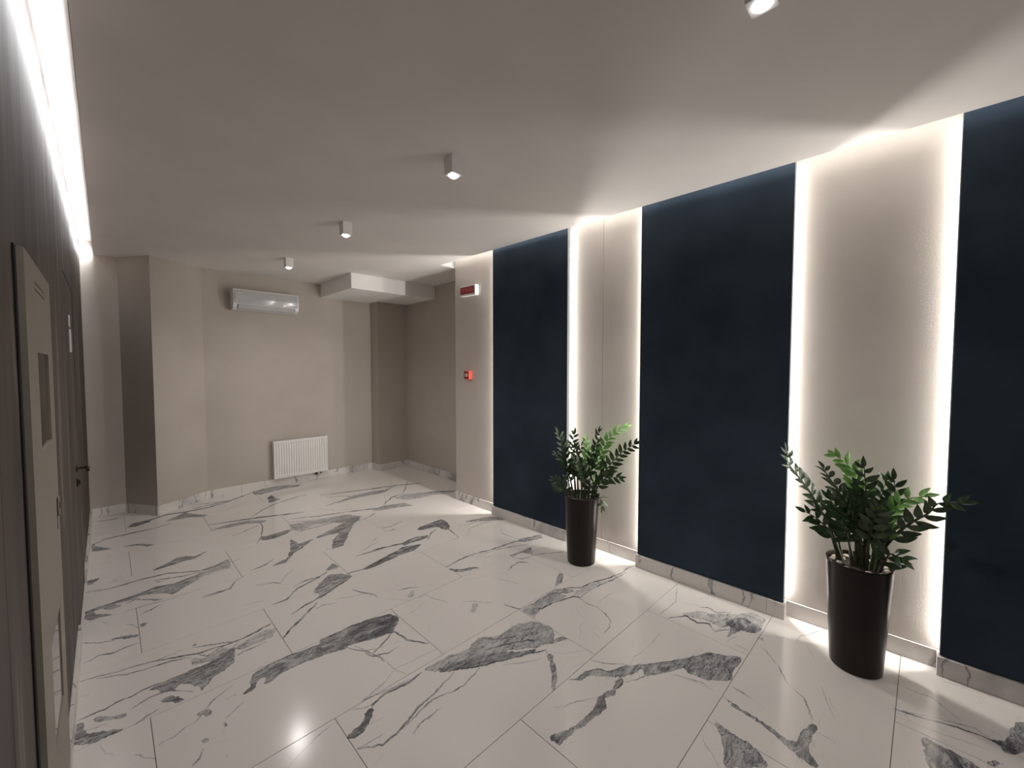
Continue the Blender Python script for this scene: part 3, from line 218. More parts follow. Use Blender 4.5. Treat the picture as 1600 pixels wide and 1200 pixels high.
def marble(name, floor=True):
    m = mat(name, (.8, .78, .75), .16, Specular_IOR_Level=.42); b = m.node_tree.nodes['Principled BSDF']
    g = nd(m, 'ShaderNodeNewGeometry'); pos = g.outputs['Position']
    def math_(op, a, c=None, cl=False):
        n = nd(m, 'ShaderNodeMath', operation=op); n.use_clamp = cl
        for i, v in enumerate((a, c)):
            if v is None: continue
            if isinstance(v, (int, float)): n.inputs[i].default_value = v
            else: lk(m, v, n.inputs[i])
        return n.outputs[0]
    def noise(scale, detail, vec, dist=0):
        n = nd(m, 'ShaderNodeTexNoise'); n.inputs['Scale'].default_value = scale; n.inputs['Detail'].default_value = detail
        n.inputs['Distortion'].default_value = dist; lk(m, vec, n.inputs['Vector']); return n
    def warp(vec, scale, amp):
        n = noise(scale, 3, pos); s = nd(m, 'ShaderNodeVectorMath', operation='SUBTRACT'); lk(m, n.outputs['Color'], s.inputs[0]); s.inputs[1].default_value = (.5, .5, .5)
        k = nd(m, 'ShaderNodeVectorMath', operation='SCALE'); lk(m, s.outputs[0], k.inputs[0]); k.inputs['Scale'].default_value = amp
        a = nd(m, 'ShaderNodeVectorMath', operation='ADD'); lk(m, vec, a.inputs[0]); lk(m, k.outputs[0], a.inputs[1]); return a.outputs[0]
    if floor:
        v = warp(warp(warp(pos, 8, .028), 28, .018), 90, .008)
        mp = nd(m, 'ShaderNodeMapping'); mp.inputs['Location'].default_value = (-X0/(NX*PX), -Y0/(NY*PX), 0)
        mp.inputs['Scale'].default_value = (1/(NX*PX), 1/(NY*PX), 1); lk(m, v, mp.inputs[0])
        t = nd(m, 'ShaderNodeTexImage'); t.image = img; t.extension = 'EXTEND'; lk(m, mp.outputs[0], t.inputs[0])
        sp = nd(m, 'ShaderNodeSeparateColor'); lk(m, t.outputs[0], sp.inputs[0])
        ln, pt, cv, nr = sp.outputs[0], sp.outputs[1], sp.outputs[2], t.outputs[1]
        rot = nd(m, 'ShaderNodeMapping'); rot.inputs['Rotation'].default_value = (0, 0, math.radians(14)); rot.inputs['Scale'].default_value = (3.2, 10, 1); lk(m, v, rot.inputs[0])
        rag = noise(2.6, 7, rot.outputs[0], .6); rag.inputs['Roughness'].default_value = .65
        c2 = math_('ADD', cv, math_('MULTIPLY', math_('SUBTRACT', rag.outputs[0], .5), 1.25))
        mask = math_('MULTIPLY', math_('SUBTRACT', c2, .44), 7.0, True)
        rim = math_('SUBTRACT', 1.0, math_('DIVIDE', math_('ABSOLUTE', math_('SUBTRACT', c2, .53)), .10), True)
        st = noise(2.4, 7, rot.outputs[0], 1.4); stv = math_('ADD', math_('MULTIPLY', math_('SUBTRACT', st.outputs[0], .5), 2.1), .86)
        cell = noise(3.4, 5, rot.outputs[0], 2.2); ca = math_('SUBTRACT', 1.0, math_('DIVIDE', math_('ABSOLUTE', math_('SUBTRACT', cell.outputs[0], .5)), .03), True)
        inner = math_('ADD', math_('MULTIPLY', math_('MULTIPLY', pt, stv), .84), math_('MULTIPLY', ca, .45))
        inner = math_('ADD', inner, math_('MULTIPLY', rim, .26))
        patch = math_('MULTIPLY', mask, inner)
        ln_n = noise(11, 5, pos); lnv = math_('ADD', math_('MULTIPLY', math_('SUBTRACT', ln_n.outputs[0], .5), 2.6), .92)
        lines = math_('MULTIPLY', ln, lnv, True)
        # broken network of fine veins close to the strong ones
        net = noise(4.5, 5, rot.outputs[0], 1.0); na = math_('SUBTRACT', 1.0, math_('DIVIDE', math_('ABSOLUTE', math_('SUBTRACT', net.outputs[0], .5)), .016), True)
        nmod = noise(5, 3, pos); nm = math_('MULTIPLY', math_('SUBTRACT', nmod.outputs[0], .46), 5, True)
        netv = math_('MULTIPLY', math_('MULTIPLY', na, nm), math_('MULTIPLY', math_('SUBTRACT', nr, .12), 1.3, True))
        dark = math_('MAXIMUM', math_('MAXIMUM', patch, lines), math_('MULTIPLY', netv, .75))
    else:
        v = warp(pos, 7, .12)
        mp = nd(m, 'ShaderNodeMapping'); mp.inputs['Scale'].default_value = (2.2, 2.2, .9); lk(m, v, mp.inputs[0])
        n = noise(.9, 4, mp.outputs[0], 1.5)
        a = math_('ABSOLUTE', math_('SUBTRACT', n.outputs[0], .47))
        ln = math_('SUBTRACT', 1.0, math_('DIVIDE', a, .02), True)
        n2 = noise(.45, 5, mp.outputs[0], 1.0)
        pt = math_('MULTIPLY', math_('SUBTRACT', n2.outputs[0], .575), 9, True)
        dark = math_('MAXIMUM', math_('MULTIPLY', ln, .55), math_('MULTIPLY', pt, .55))
    # faint hairlines everywhere
    fv = warp(pos, 3, .5); fn = noise(1.6, 3, fv, 1.0)
    fa = math_('SUBTRACT', 1.0, math_('DIVIDE', math_('ABSOLUTE', math_('SUBTRACT', fn.outputs[0], .5)), .004), True)
    fm = noise(1.1, 2, pos); fk = math_('MULTIPLY', math_('SUBTRACT', fm.outputs[0], .5), 2.0, True)
    dark = math_('MAXIMUM', dark, math_('MULTIPLY', math_('MULTIPLY', fa, fk), .5))
    dark = math_('MINIMUM', dark, .93)
    r = nd(m, 'ShaderNodeValToRGB'); e = r.color_ramp.elements
    e[0].position = 0; e[0].color = (.71, .675, .645, 1); e[1].position = 1; e[1].color = (.028, .03, .036, 1)
    q = e.new(.35); q.color = (.42, .41, .41, 1); q = e.new(.62); q.color = (.16, .163, .172, 1)
    lk(m, dark, r.inputs[0]); lk(m, r.outputs[0], b.inputs['Base Color'])
    return m
M['marble'] = marble('marble_floor_tile'); M['marble_skirt'] = marble('marble_skirting', False); M['marble_skirt'].node_tree.nodes['Principled BSDF'].inputs['Roughness'].default_value = .3
# ------------------------------------------------------------------ floor
fl = struct(link('floor', box_mesh(-.6, 3.9, YF, 6.6, -.06, -.006), M['grout']))
def clip_tile(x0, x1, y0, y1):
    g = .0012; x0 += g; x1 -= g; y0 += g; y1 -= g
    x0 = max(x0, XL); x1 = min(x1, XA); y0 = max(y0, YF); y1 = min(y1, 6.25)
    return (x0, x1, y0, y1) if x1-x0 > .02 and y1-y0 > .02 else None
tile_cache = {}
for r_ in range(-7, 9):
    k0 = -3 if r_ % 2 == 0 else -2
    for k in range(k0, 8, 2):
        c = clip_tile(TX+k*T, TX+(k+2)*T, TY+r_*T, TY+(r_+1)*T)
        if not c: continue
        x0, x1, y0, y1 = c; key = (round(x1-x0, 3), round(y1-y0, 3))
        if key not in tile_cache:
            hx, hy = (x1-x0)/2, (y1-y0)/2
            bm = bmesh.new(); add_box(bm, -hx, hx, -hy, hy, -.008, 0)
            te = [e for e in bm.edges if all(v.co.z > -.001 for v in e.verts)]
            bmesh.ops.bevel(bm, geom=te, offset=.0008, segments=1, affect='EDGES'); tile_cache[key] = mesh_from(bm)
        link('tile', tile_cache[key], M['marble'], fl, ((x0+x1)/2, (y0+y1)/2, 0))

# ------------------------------------------------------------------ ceiling, coves
def edge_x(y): return 2.882 - .0172*y
ce = struct(link('ceiling', prism_mesh([(-.05, YF), (edge_x(YF), YF), (edge_x(4.03), 4.03), (XA+.1, 4.05), (XA+.1, 6.5), (-.05, 6.5)], H, H+.016), M['ceiling']))
link('upper_soffit', box_mesh(-.6, 3.9, YF, 6.6, TOP, TOP+.05), M['soffit'], ce)
bm = bmesh.new(); add_box(bm, 2.228, XA, 5.122, YB+.02, 2.602, H-.001); 
bulk = struct(link('trim_1', mesh_from(bm), M['soffit']))
def area(name, loc, size, normal, long_axis, watts, color, parent=None, spread=math.pi):
    L = bpy.data.lights.new(name, 'AREA'); L.shape = 'RECTANGLE'; L.size = size[0]; L.size_y = size[1]; L.energy = watts; L.color = color; L.spread = spread
    o = bpy.data.objects.new(name, L); col.objects.link(o)
    z = -Vector(normal).normalized(); y = Vector(long_axis).normalized(); x = y.cross(z)
    mt = Matrix((x, y, z)).transposed().to_4x4(); mt.translation = Vector(loc); o.matrix_world = mt
    return o
# left cove strip lies on the slab edge and shines at the wall
link('led_tape', box_mesh(-.0525, -.0502, YF+.02, 6.2, H+.004, H+.015), M['alu'], ce)
link('cove_end', box_mesh(2.78, 3.2, 4.055, 4.09, H+.016, TOP), M['soffit'], ce)
area('left_cove_light', (-.053, (YF+6.2)/2, H+.012), (.010, 6.2-YF-.04), (-1, 0, -.08), (0, 1, 0), COVE_L_W*(6.2-YF), COOL)
# right cove strip
a = Vector((edge_x(YF+.05)+.03, YF+.05, H+.03)); bq = Vector((edge_x(3.98)+.03, 3.98, H+.03))
link('led_tape', prism_mesh([(a.x-.012, a.y), (a.x-.001, a.y), (bq.x-.001, bq.y), (bq.x-.012, bq.y)], H+.016, H+.036), M['alu'], ce)
area('right_cove_light', (a+bq)/2 + Vector((.003, 0, .01)), (.012, (bq-a).length), (.45, 0, 1), bq-a, COVE_R_W*(bq-a).length, WARM)

# ------------------------------------------------------------------ walls
wl = struct(link('wall_left', box_mesh(XL-.25, XL-.014, YF, 6.4, -.006, TOP), M['soffit']))
yj = [YF, -1.1, .1, 1.3, 2.7, 3.46, 4.36, 5.3, 6.215]
for i, (a_, b_) in enumerate(zip(yj, yj[1:])):
    if abs(a_-3.46) < .01:
        link('cladding_panel', box_mesh(XL-.014, XL, a_+.0015, b_-.0015, 2.16, 2.905, .0008), M['wood'], wl)
        continue
    link('cladding_panel', box_mesh(XL-.014, XL, a_+.0015, b_-.0015, .102, 2.905, .0008), M['wood'], wl)
bl = struct(link('baseboard_left', box_mesh(XL-.014, XL+.001, YF, 3.45, 0, .1), M['grout']))
for a_, b_ in ((YF, -1.2), (-1.2, 0), (0, 1.2), (1.2, 2.4), (2.4, 3.45), (4.37, 5.57), (5.57, 6.21)):
    link('tile', box_mesh(XL+.001, XL+.015, a_+.001, b_-.001, .0005, .101, .0008), M['marble_skirt'], bl)
# flush wood door in the left wall
dr = struct(link('door_1', box_mesh(XL-.014, XL-.001, 3.466, 4.354, .012, 2.152, .001), M['wood']))
dr['label'] = 'flush wood-effect door with black lever handle in the left wall'
HY, HZ = 4.0, .93
hd = link('door_handle', lathe([(0, 0), (.026, 0), (.026, .007), (.022, .009), (0, .009)], 24), M['black'], dr, (XL-.001, HY, HZ)); hd.rotation_euler = (0, math.pi/2, 0)
bm = bmesh.new(); tube([(XL+.004, HY, HZ), (XL+.05, HY, HZ), (XL+.056, HY-.008, HZ), (XL+.056, HY-.13, HZ)], [.009, .009, .009, .008], 10, bm)
link('lever', mesh_from(bm, True, angle=.8), M['black'], dr)
bm = bmesh.new(); add_box(bm, XL-.001, XL+.008, HY-.026, HY+.026, HZ-.12, HZ-.07); bevel(bm, .003)
link('lock_rose', mesh_from(bm), M['black'], dr)
link('key_cylinder', box_mesh(XL+.008, XL+.016, HY-.008, HY+.008, HZ-.112, HZ-.08, .002), M['black'], dr)

# back walls
wb = struct(link('wall_back', box_mesh(.5, XA+.12, YB, YB+.15, -.006, TOP), M['beige']))
wbl = struct(link('wall_corner', box_mesh(XL-.25, .6, 6.215, 6.4, -.006, TOP), M['beige']))
A_ = Vector((.366, 5.84)); ux = Vector((.866, .5)).normalized() ; ux = Vector((.842, .54)).normalized(); uy = Vector((-ux.y, ux.x))
def c1(a, b): q = A_ + ux*a + uy*b; return (q.x, q.y)
column1 = struct(link('trim_2', prism_mesh([c1(0, 0), c1(.62, 0), c1(.62, .6), c1(0, .6)], -.006, H+.005), M['beige']))
column2 = struct(link('trim_3', box_mesh(2.975, XA+.02, 5.935, YB+.03, -.006, 2.61), M['beige']))
wa = struct(link('wall_alcove', box_mesh(XA, XA+.12, 3.7, 6.3, -.006, TOP), M['beige']))
wf = struct(link('wall_front', box_mesh(-.6, 3.9, YF-.1, YF, -.006, TOP), M['beige']))
# skirting tiles of the far walls
bb = struct(link('baseboard_back', box_mesh(.6, XA, YB-.003, YB+.01, .0, .098), M['grout']))
for a_, b_ in ((.84, 1.2), (1.2, 2.0), (2.0, 2.55), (2.55, 2.974)):
    link('tile', box_mesh(a_+.001, b_-.001, YB-.012, YB-.002, .0005, .1, .0008), M['marble_skirt'], bb)
link('tile', box_mesh(2.963, XA-.001, 5.922, 5.934, .0005, .1, .0008), M['marble_skirt'], bb)
link('tile', box_mesh(2.962, 2.974, 5.935, YB-.013, .0005, .1, .0008), M['marble_skirt'], bb)
for a_, b_ in ((4.06, 4.7), (4.7, 5.4), (5.4, 5.92)):
    link('tile', box_mesh(XA-.012, XA-.001, a_+.001, b_-.001, .0005, .1, .0008), M['marble_skirt'], bb)
link('tile', box_mesh(XL+.016, .14, 6.203, 6.214, .0005, .1, .0008), M['marble_skirt'], bb)
def c1t(a0, a1, b0, b1): return prism_mesh([c1(a0, b0), c1(a1, b0), c1(a1, b1), c1(a0, b1)], .0005, .1)
link('tile', c1t(-.011, .6, -.011, 0), M['marble_skirt'], bb)
link('tile', c1t(-.011, 0, .001, .44), M['marble_skirt'], bb)

# right wall (runs a little out of square), built in its own frame: x into the wall, y along it
def wlink(name, me, mt, parent=None): 
    o = link(name, me, mt, parent)
    if parent is None: o.location = (WX, 0, 0); o.rotation_euler = (0, 0, WROT)
    return o
wr = struct(wlink('wall_right', box_mesh(.012, .36, YF-.1, TEND-.001, -.006, TOP), M['soffit']))
tb = [-2.45, -1.35, .26-.0, 1.988, 2.8, TEND]
tb = [-2.45, -.6, 1.988, TEND]
for a_, b_ in zip(tb, tb[1:]):
    wlink('wall_board', box_mesh(0, .0119, a_+.0012, b_-.0012, 0, TOP-.02, .0006), M['cream'], wr)
for k in range(2): pass
br = struct(wlink('baseboard_right', box_mesh(-.004, -.0005, -2.4, TEND-.002, 0.0005, .094), M['grout']))
PAN = [(2.316, 3.288), (.612, 1.607), (-1.65, -.085)]
REC = [(3.30, TEND), (1.62, 2.302), (-.073, .60)]
CUT = {1: [1.9], 0: [3.75], 2: [.14]}
for i, (a_, b_) in enumerate(REC):
    cs = [a_] + CUT[i] + [b_]
    for p_, q_ in zip(cs, cs[1:]):
        wlink('tile', box_mesh(-.0135, -.005, p_+.0008, q_-.0008, .0005, .098, .0008), M['marble_skirt'], br)
CUTP = [[2.75], [.70, 1.36], [-.85]]
for i, (a_, b_) in enumerate(PAN):
    a2, b2 = a_-.012, b_+.012
    cs = [a2] + CUTP[i] + [b2]
    for p_, q_ in zip(cs, cs[1:]):
        wlink('tile', box_mesh(-.0852, -.006, p_+.0006, q_-.0006, .0005, .1, .0008), M['marble_skirt'], br)
LBL = ['dark navy wall panel farthest along the right wall, nearest the red sign',
       'dark navy wall panel between the two potted plants, middle of three',
       'dark navy wall panel at the right edge, beyond the nearer plant']
for i, (a_, b_) in enumerate(PAN):
    tm = (a_+b_)/2; hw = (b_-a_)/2; x, y = wall_pt(0, tm); ZB, ZT = .1025, 2.87
    t = thing('wall_panel', LBL[i], 'wall panel', (x, y, ZB), WROT, 'backlit navy panels on the right wall')
    link('board', box_mesh(-.0705, -.028, -hw, hw, 0.001, ZT-ZB, .0015), M['navy'], t)
    link('edge_trim', box_mesh(-.069, -.0285, -hw-.0022, -hw-.0002, .002, ZT-ZB), M['alu'], t)
    link('edge_trim', box_mesh(-.069, -.0285, hw+.0002, hw+.0022, .002, ZT-ZB), M['alu'], t)
    link('backing', box_mesh(-.028, -.0005, -hw+.022, hw-.022, .001, ZT-ZB-.01), M['soffit'], t)
    for sgn in (-1, 1):
        if i == 2 and sgn < 0: continue
        link('led_tape', box_mesh(-.021, -.006, sgn*(hw-.021)-.001, sgn*(hw-.021)+.001, .01, ZT-ZB-.03), M['strip'], t)
        n_, tt = -.0068, tm + sgn*(hw-.0185)
        X = wall_pt(n_, tt); X2 = Vector((S*KN, KN, 0))*sgn
        area('panel_light', (X[0], X[1], (ZB+ZT)/2), (.008, ZT-ZB-.06), X2, (0, 0, 1), STRIP_W*(ZT-ZB), WARM)

# ------------------------------------------------------------------ ceiling spots
lamp_shell = None
bm = bmesh.new(); s_ = .0375; hz = -.1
n = 24; rr = .03
outer = [Vector((s_*max(-1, min(1, 1.42*math.cos(2*math.pi*(i+.5)/n))), s_*max(-1, min(1, 1.42*math.sin(2*math.pi*(i+.5)/n))), 0)) for i in range(n)]
top = [bm.verts.new(o) for o in [(-s_, -s_, 0), (s_, -s_, 0), (s_, s_, 0), (-s_, s_, 0)]]
bot = [bm.verts.new(o) for o in [(-s_, -s_, hz), (s_, -s_, hz), (s_, s_, hz), (-s_, s_, hz)]]
bm.faces.new(top)
for i in range(4): bm.faces.new((top[i], top[(i+1) % 4], bot[(i+1) % 4], bot[i]))
ring = [bm.verts.new((rr*math.cos(2*math.pi*i/n+math.pi/4+math.pi), rr*math.sin(2*math.pi*i/n+math.pi/4+math.pi), hz)) for i in range(n)]
for c in range(4):
    q = n//4
    for i in range(q): bm.faces.new((bot[c], ring[(c*q+i) % n], ring[(c*q+i+1) % n])) if i < 0 else None
for c in range(4):      # fan from each corner to its quarter of the ring, then one triangle to the next corner
    q = n//4; st = c*q - q//2
    for i in range(q): bm.faces.new((bot[c], ring[(st+i+1) % n], ring[(st+i) % n]))
    bm.faces.new((bot[c], bot[(c+1) % 4], ring[(st+q) % n]))
up = [bm.verts.new((v.co.x, v.co.y, hz+.012)) for v in ring]
for i in range(n): bm.faces.new((ring[i], ring[(i+1) % n], up[(i+1) % n], up[i]))
lamp_shell = mesh_from(bm)
lens_me = lathe([(0, -.019), (.012, -.0175), (.021, -.012), (.027, -.004), (.0295, .004), (.0295, .006), (0, .006)], 24)  # bulges below the housing as a glowing dome, imitating lamp glare
for i, (x, y) in enumerate(((1.431, .382), (1.437, 1.925), (1.444, 3.408), (1.46, 4.945))):
    lb = ['white square ceiling spotlight at the top edge, nearest the camera', 'white square ceiling spotlight second from the camera, in mid ceiling',
          'white square ceiling spotlight third from the camera', 'white square ceiling spotlight farthest from the camera, near the air conditioner'][i]
    t = thing('ceiling_spotlight', lb, 'lamp', (x, y, H), 0, 'square ceiling spotlights in a row')
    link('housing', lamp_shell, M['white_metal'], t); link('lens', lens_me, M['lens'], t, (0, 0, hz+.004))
    L = bpy.data.lights.new('spot_light', 'SPOT'); L.energy = SPOT_W; L.color = SPOTC; L.spot_size = math.radians(150); L.spot_blend = 1.0; L.shadow_soft_size = .028
    o = bpy.data.objects.new('spot_light', L); col.objects.link(o); o.location = (x, y, H-.13)

# ------------------------------------------------------------------ air conditioner
t = thing('air_conditioner', 'white split air conditioner high on the back wall', 'air conditioner', (1.505, YB-.001, 2.318))
def extrude_profile(prof, x0, x1, smooth=True, seg=None):
    bm = bmesh.new(); a = [bm.verts.new((x0, y, z)) for y, z in prof]; b = [bm.verts.new((x1, y, z)) for y, z in prof]
    bm.faces.new(a); bm.faces.new(b[::-1]); k = len(prof)
    for i in range(k): bm.faces.new((a[i], b[i], b[(i+1) % k], a[(i+1) % k]))
    return mesh_from(bm, smooth, angle=math.radians(28))
hw = .37
link('body', extrude_profile([(0, 0), (0, .245), (-.012, .25), (-.15, .25), (-.168, .243), (-.176, .23), (-.178, .07), (-.165, .035), (-.13, .008), (-.10, 0)], -hw, hw), M['white_plastic'], t)
pr = [(-.176, .073), (-.181, .073)] 
for i in range(13):
    f = i/12; z = .073 + .157*f; y = -.181 - .012*math.sin(math.pi*min(1, f*1.05))**.8 if 0 < f < 1 else -.181
    pr.append((y, z))
pr += [(-.176, .232)]
link('front_panel', extrude_profile(pr, -hw+.012, hw-.012), M['grey_plastic'], t); M['grey_plastic'].node_tree.nodes['Principled BSDF'].inputs['Roughness'].default_value = .08
link('top_strip', extrude_profile([(-.15, .2505), (-.15, .256), (-.170, .252), (-.184, .2425), (-.184, .236), (-.177, .234)], -hw+.004, hw-.004), M['white_metal'], t)
link('air_flap', extrude_profile([(-.171, .064), (-.178, .067), (-.184, .055), (-.168, .018), (-.14, .0), (-.134, .004), (-.158, .022)], -hw+.05, hw-.05), M['grey_plastic'], t)
link('sensor_light', box_mesh(-hw+.06, -hw+.075, -.191, -.186, .19, .2, .002), M['white_metal'], t)
link('side_groove', box_mesh(-hw+.044, -hw+.049, -.176, -.168, .03, .07), M['gap_shade'], t)
link('side_groove', box_mesh(hw-.049, hw-.044, -.176, -.168, .03, .07), M['gap_shade'], t)

# ------------------------------------------------------------------ radiator
t = thing('radiator', 'white ribbed panel radiator low on the back wall under the air conditioner', 'radiator', (1.905, YB-.001, .118))
W2, RH = .347, .503
prof = []
nr = 21; pitch = (2*W2-.05)/nr
pts = [(-W2, -.094)]
for i in range(nr):
    x = -W2+.025+i*pitch
    for f, d in ((.0, 0), (.14, 0), (.3, .011), (.62, .011), (.78, 0)): pts.append((x+f*pitch, -.094-d+.011))
pts = [(-W2, -.094)] + [(x, y) for x, y in pts[1:]] + [(W2, -.094)]
bm = bmesh.new(); rows = []
zz = [0, .03, .045, RH-.045, RH-.03, RH]
for k, z in enumerate(zz):
    rows.append([bm.verts.new((x, y if k in (2, 3) else -.094, z)) for x, y in pts])
for a, b in zip(rows, rows[1:]):
    for i in range(len(pts)-1): bm.faces.new((a[i], a[i+1], b[i+1], b[i]))
back = [bm.verts.new((-W2, -.084, 0)), bm.verts.new((W2, -.084, 0)), bm.verts.new((W2, -.084, RH)), bm.verts.new((-W2, -.084, RH))]
bm.faces.new(back)
link('front_panel', mesh_from(bm), M['white_metal'], t)
link('rear_panel', box_mesh(-W2, W2, -.028, -.02, 0, RH), M['white_metal'], t)
link('side_cover', box_mesh(-W2-.001, -W2+.002, -.083, -.018, .005, RH-.002), M['white_metal'], t)
link('side_cover', box_mesh(W2-.002, W2+.001, -.083, -.018, .005, RH-.002), M['white_metal'], t)
gr = link('top_grille', box_mesh(-W2+.002, W2-.002, -.083, -.019, RH-.006, RH-.003), M['white_metal'], t)
bm = bmesh.new()
for i in range(44):
    x = -W2+.02+i*(2*W2-.04)/44; add_box(bm, x, x+.009, -.078, -.024, RH-.0029, RH-.0002)
o = link('grille_slots', mesh_from(bm), M['grey_plastic'], t); o['kind'] = 'stuff'
link('bleed_plug', lathe([(0, 0), (.008, 0), (.008, .012), (0, .012)], 12), M['white_metal'], t, (-W2-.008, -.06, RH-.035))
for x in (.20, .25):
    bm = bmesh.new(); tube([(x, -.055, 0), (x, -.055, -.03), (x, -.03, -.045), (x, 0, -.045)], [.009]*4, 8, bm)
    link('pipe', mesh_from(bm, True), M['black'], t)
link('valve', box_mesh(.19, .262, -.07, -.04, -.03, -.004, .006), M['black'], t)
link('valve_cap', lathe([(0, -.012), (.012, -.012), (.013, .01), (0, .012)], 12), M['white_plastic'], t, (.226, -.076, -.02))
for x in (-.24, .24): link('wall_bracket', box_mesh(x-.012, x+.012, -.02, -.0005, .06, .42), M['white_metal'], t)

# ------------------------------------------------------------------ red fire sign and call point on the end strip
X = wall_pt(0, 3.728)
t = thing('fire_alarm_sign', 'white box sign with red plate lettered in Cyrillic, high on the wall', 'sign', (X[0], X[1], 2.422), WROT)
link('housing', box_mesh(-.05, -.0005, -.135, .135, 0, .115, .004, 2), M['white_plastic'], t)
link('red_plate', box_mesh(-.0535, -.0502, -.115, .127, .022, .104, .0008), M['darkred'], t)
cu = bpy.data.curves.new('lettering', 'FONT'); cu.body = 'ПОЖЕЖА'; cu.size = .062; cu.align_x = 'CENTER'; cu.align_y = 'CENTER'; cu.extrude = .0004
tmp = bpy.data.objects.new('lettering', cu); col.objects.link(tmp)
dg = bpy.context.evaluated_depsgraph_get(); me = bpy.data.meshes.new_from_object(tmp.evaluated_get(dg)); bpy.data.objects.remove(tmp)
wdt = max(v.co.x for v in me.vertices) - min(v.co.x for v in me.vertices); fx = .2/wdt
for v in me.vertices: v.co = Vector((-.0541-v.co.z, -v.co.x*fx + .006, .063 + v.co.y))
link('lettering', me, M['letters'], t)
X = wall_pt(0, 3.765)
t = thing('fire_call_point', 'small red manual fire call point below the red sign', 'alarm', (X[0], X[1], 1.47), WROT)
link('housing', box_mesh(-.042, -.0005, -.046, .046, 0, .092, .004, 2), M['red'], t)
link('front_plate', box_mesh(-.0445, -.042, -.040, .040, .006, .086, .001), M['darkred'], t)  # darker red paints in the shade on the room-facing side
link('push_panel', box_mesh(-.047, -.0445, -.022, .022, .028, .062, .001), M['white_plastic'], t)
link('push_mark', box_mesh(-.0478, -.047, -.010, .010, .040, .050), M['black'], t)
link('top_label', box_mesh(-.0452, -.0445, -.012, .012, .068, .076), M['letters'], t)

# ------------------------------------------------------------------ hydrant cabinet on the left wall
CY0, CZ0, CW, CH = 1.62, .102, .68, 1.813
t = thing('fire_hose_cabinet', 'tall beige metal cabinet with vent slots and two windows on the left wall', 'cabinet', (XL, CY0, CZ0))
def plate(ys, zs, holes, x0, x1):
    bm = bmesh.new()
    vs = {}
    def V(x, i, j):
        k = (x, i, j)
        if k not in vs: vs[k] = bm.verts.new((x, ys[i], zs[j]))
        return vs[k]
    solid = lambda i, j: 0 <= i < len(ys)-1 and 0 <= j < len(zs)-1 and (i, j) not in holes
    for i in range(len(ys)-1):
        for j in range(len(zs)-1):
            if not solid(i, j): continue
            for x in (x0, x1): bm.faces.new((V(x, i, j), V(x, i+1, j), V(x, i+1, j+1), V(x, i, j+1)))
            for (di, dj, e) in ((-1, 0, ((i, j), (i, j+1))), (1, 0, ((i+1, j), (i+1, j+1))), (0, -1, ((i, j), (i+1, j))), (0, 1, ((i, j+1), (i+1, j+1)))):
                if not solid(i+di, j+dj):
                    p_, q_ = e; bm.faces.new((V(x0, *p_), V(x0, *q_), V(x1, *q_), V(x1, *p_)))
    return mesh_from(bm)
link('body', box_mesh(.0003, .009, 0, CW, 0, CH), M['cab'], t)
link('shadow_gap_strip', box_mesh(.0003, .004, -.03, -.0005, 0, CH), M['gap_shade'], t)  # thin black strip laid in for the shaded gap beside the cabinet
ys = [0, .21, .235, .25, .335, .35, .375, .45, .465, .53, .58, CW]; zs = [0, .33, .66, 1.255, 1.55, 1.732, 1.737, 1.752, 1.757, CH]
ys = [0, .215, .295, .305, .385, .395, .475, .53, CW]
holes = set()
for i in (1, 3, 5): holes |= {(i, 5), (i, 7)}
for i in range(1, 7): holes |= {(i, 3), (i, 1)}
dd = link('door', plate(ys, zs, holes, .009, .0165), M['cab'], t)
link('window_pane', box_mesh(.0095, .0115, .2, .54, 1.25, 1.555), M['pane'], dd)
link('window_pane', box_mesh(.0095, .0135, .2, .54, .325, .665), M['pane'], dd)
link('vent_backing', box_mesh(.0092, .0096, .2, .49, 1.72, 1.77), M['gap_shade'], dd)
link('lock', box_mesh(.0165, .021, .61, .645, .96, 1.03, .002), M['cab'], dd)
link('keyhole', box_mesh(.021, .0222, .622, .632, .985, 1.01), M['black'], dd)
link('handle_slot', box_mesh(.0165, .0175, .585, .592, .92, 1.03), M['gap_shade'], dd)

# raised white sign on the door
t = thing('door_sign', 'narrow raised white sign in two pieces on the wood door, seen edge-on', 'sign', (XL-.0008, 3.80, 1.70))
link('lower_piece', box_mesh(.0003, .011, -.03, .03, 0, .145, .003), M['white_plastic'], t)
link('upper_piece', box_mesh(.0003, .008, -.022, .022, .158, .235, .003), M['white_plastic'], t)

# ------------------------------------------------------------------ potted plants
def leaf_mesh(seed):
    rr = random.Random(seed); bm = bmesh.new(); n = 6; rows = []
    for i in range(n+1):
        f = i/n; wd = .225*math.sin(math.pi*min(1, f**.85))**.8*(1-.15*f) if 0 < f < 1 else .012
        z = .10*math.sin(f*1.4) - .16*f*f*rr.uniform(.4, 1.3); 
        rows.append([bm.verts.new((f, -wd, z+wd*.32)), bm.verts.new((f, 0, z)), bm.verts.new((f, wd, z+wd*.32))])
    for a, b in zip(rows, rows[1:]):
        for k in range(2): bm.faces.new((a[k], a[k+1], b[k+1], b[k]))
    me = mesh_from(bm, True)
    return me
leaves = [[], []]
for k, nm in enumerate(('leaf', 'leaf_young')):
    for s_ in range(3):
        me = leaf_mesh(s_); me.materials.append(M[nm]); leaves[k].append(me)
def bez(pts, n):
    P = [Vector(q) for q in pts]; P = [P[0]*2-P[1]] + P + [P[-1]*2-P[-2]]; out = []
    for i in range(1, len(P)-2):
        for k in range(n):
            t_ = k/n; a, b, c, d = P[i-1], P[i], P[i+1], P[i+2]
            out.append(.5*((2*b) + (c-a)*t_ + (2*a-5*b+4*c-d)*t_*t_ + (3*b-a-3*c+d)*t_**3))
    out.append(P[-2]); return out
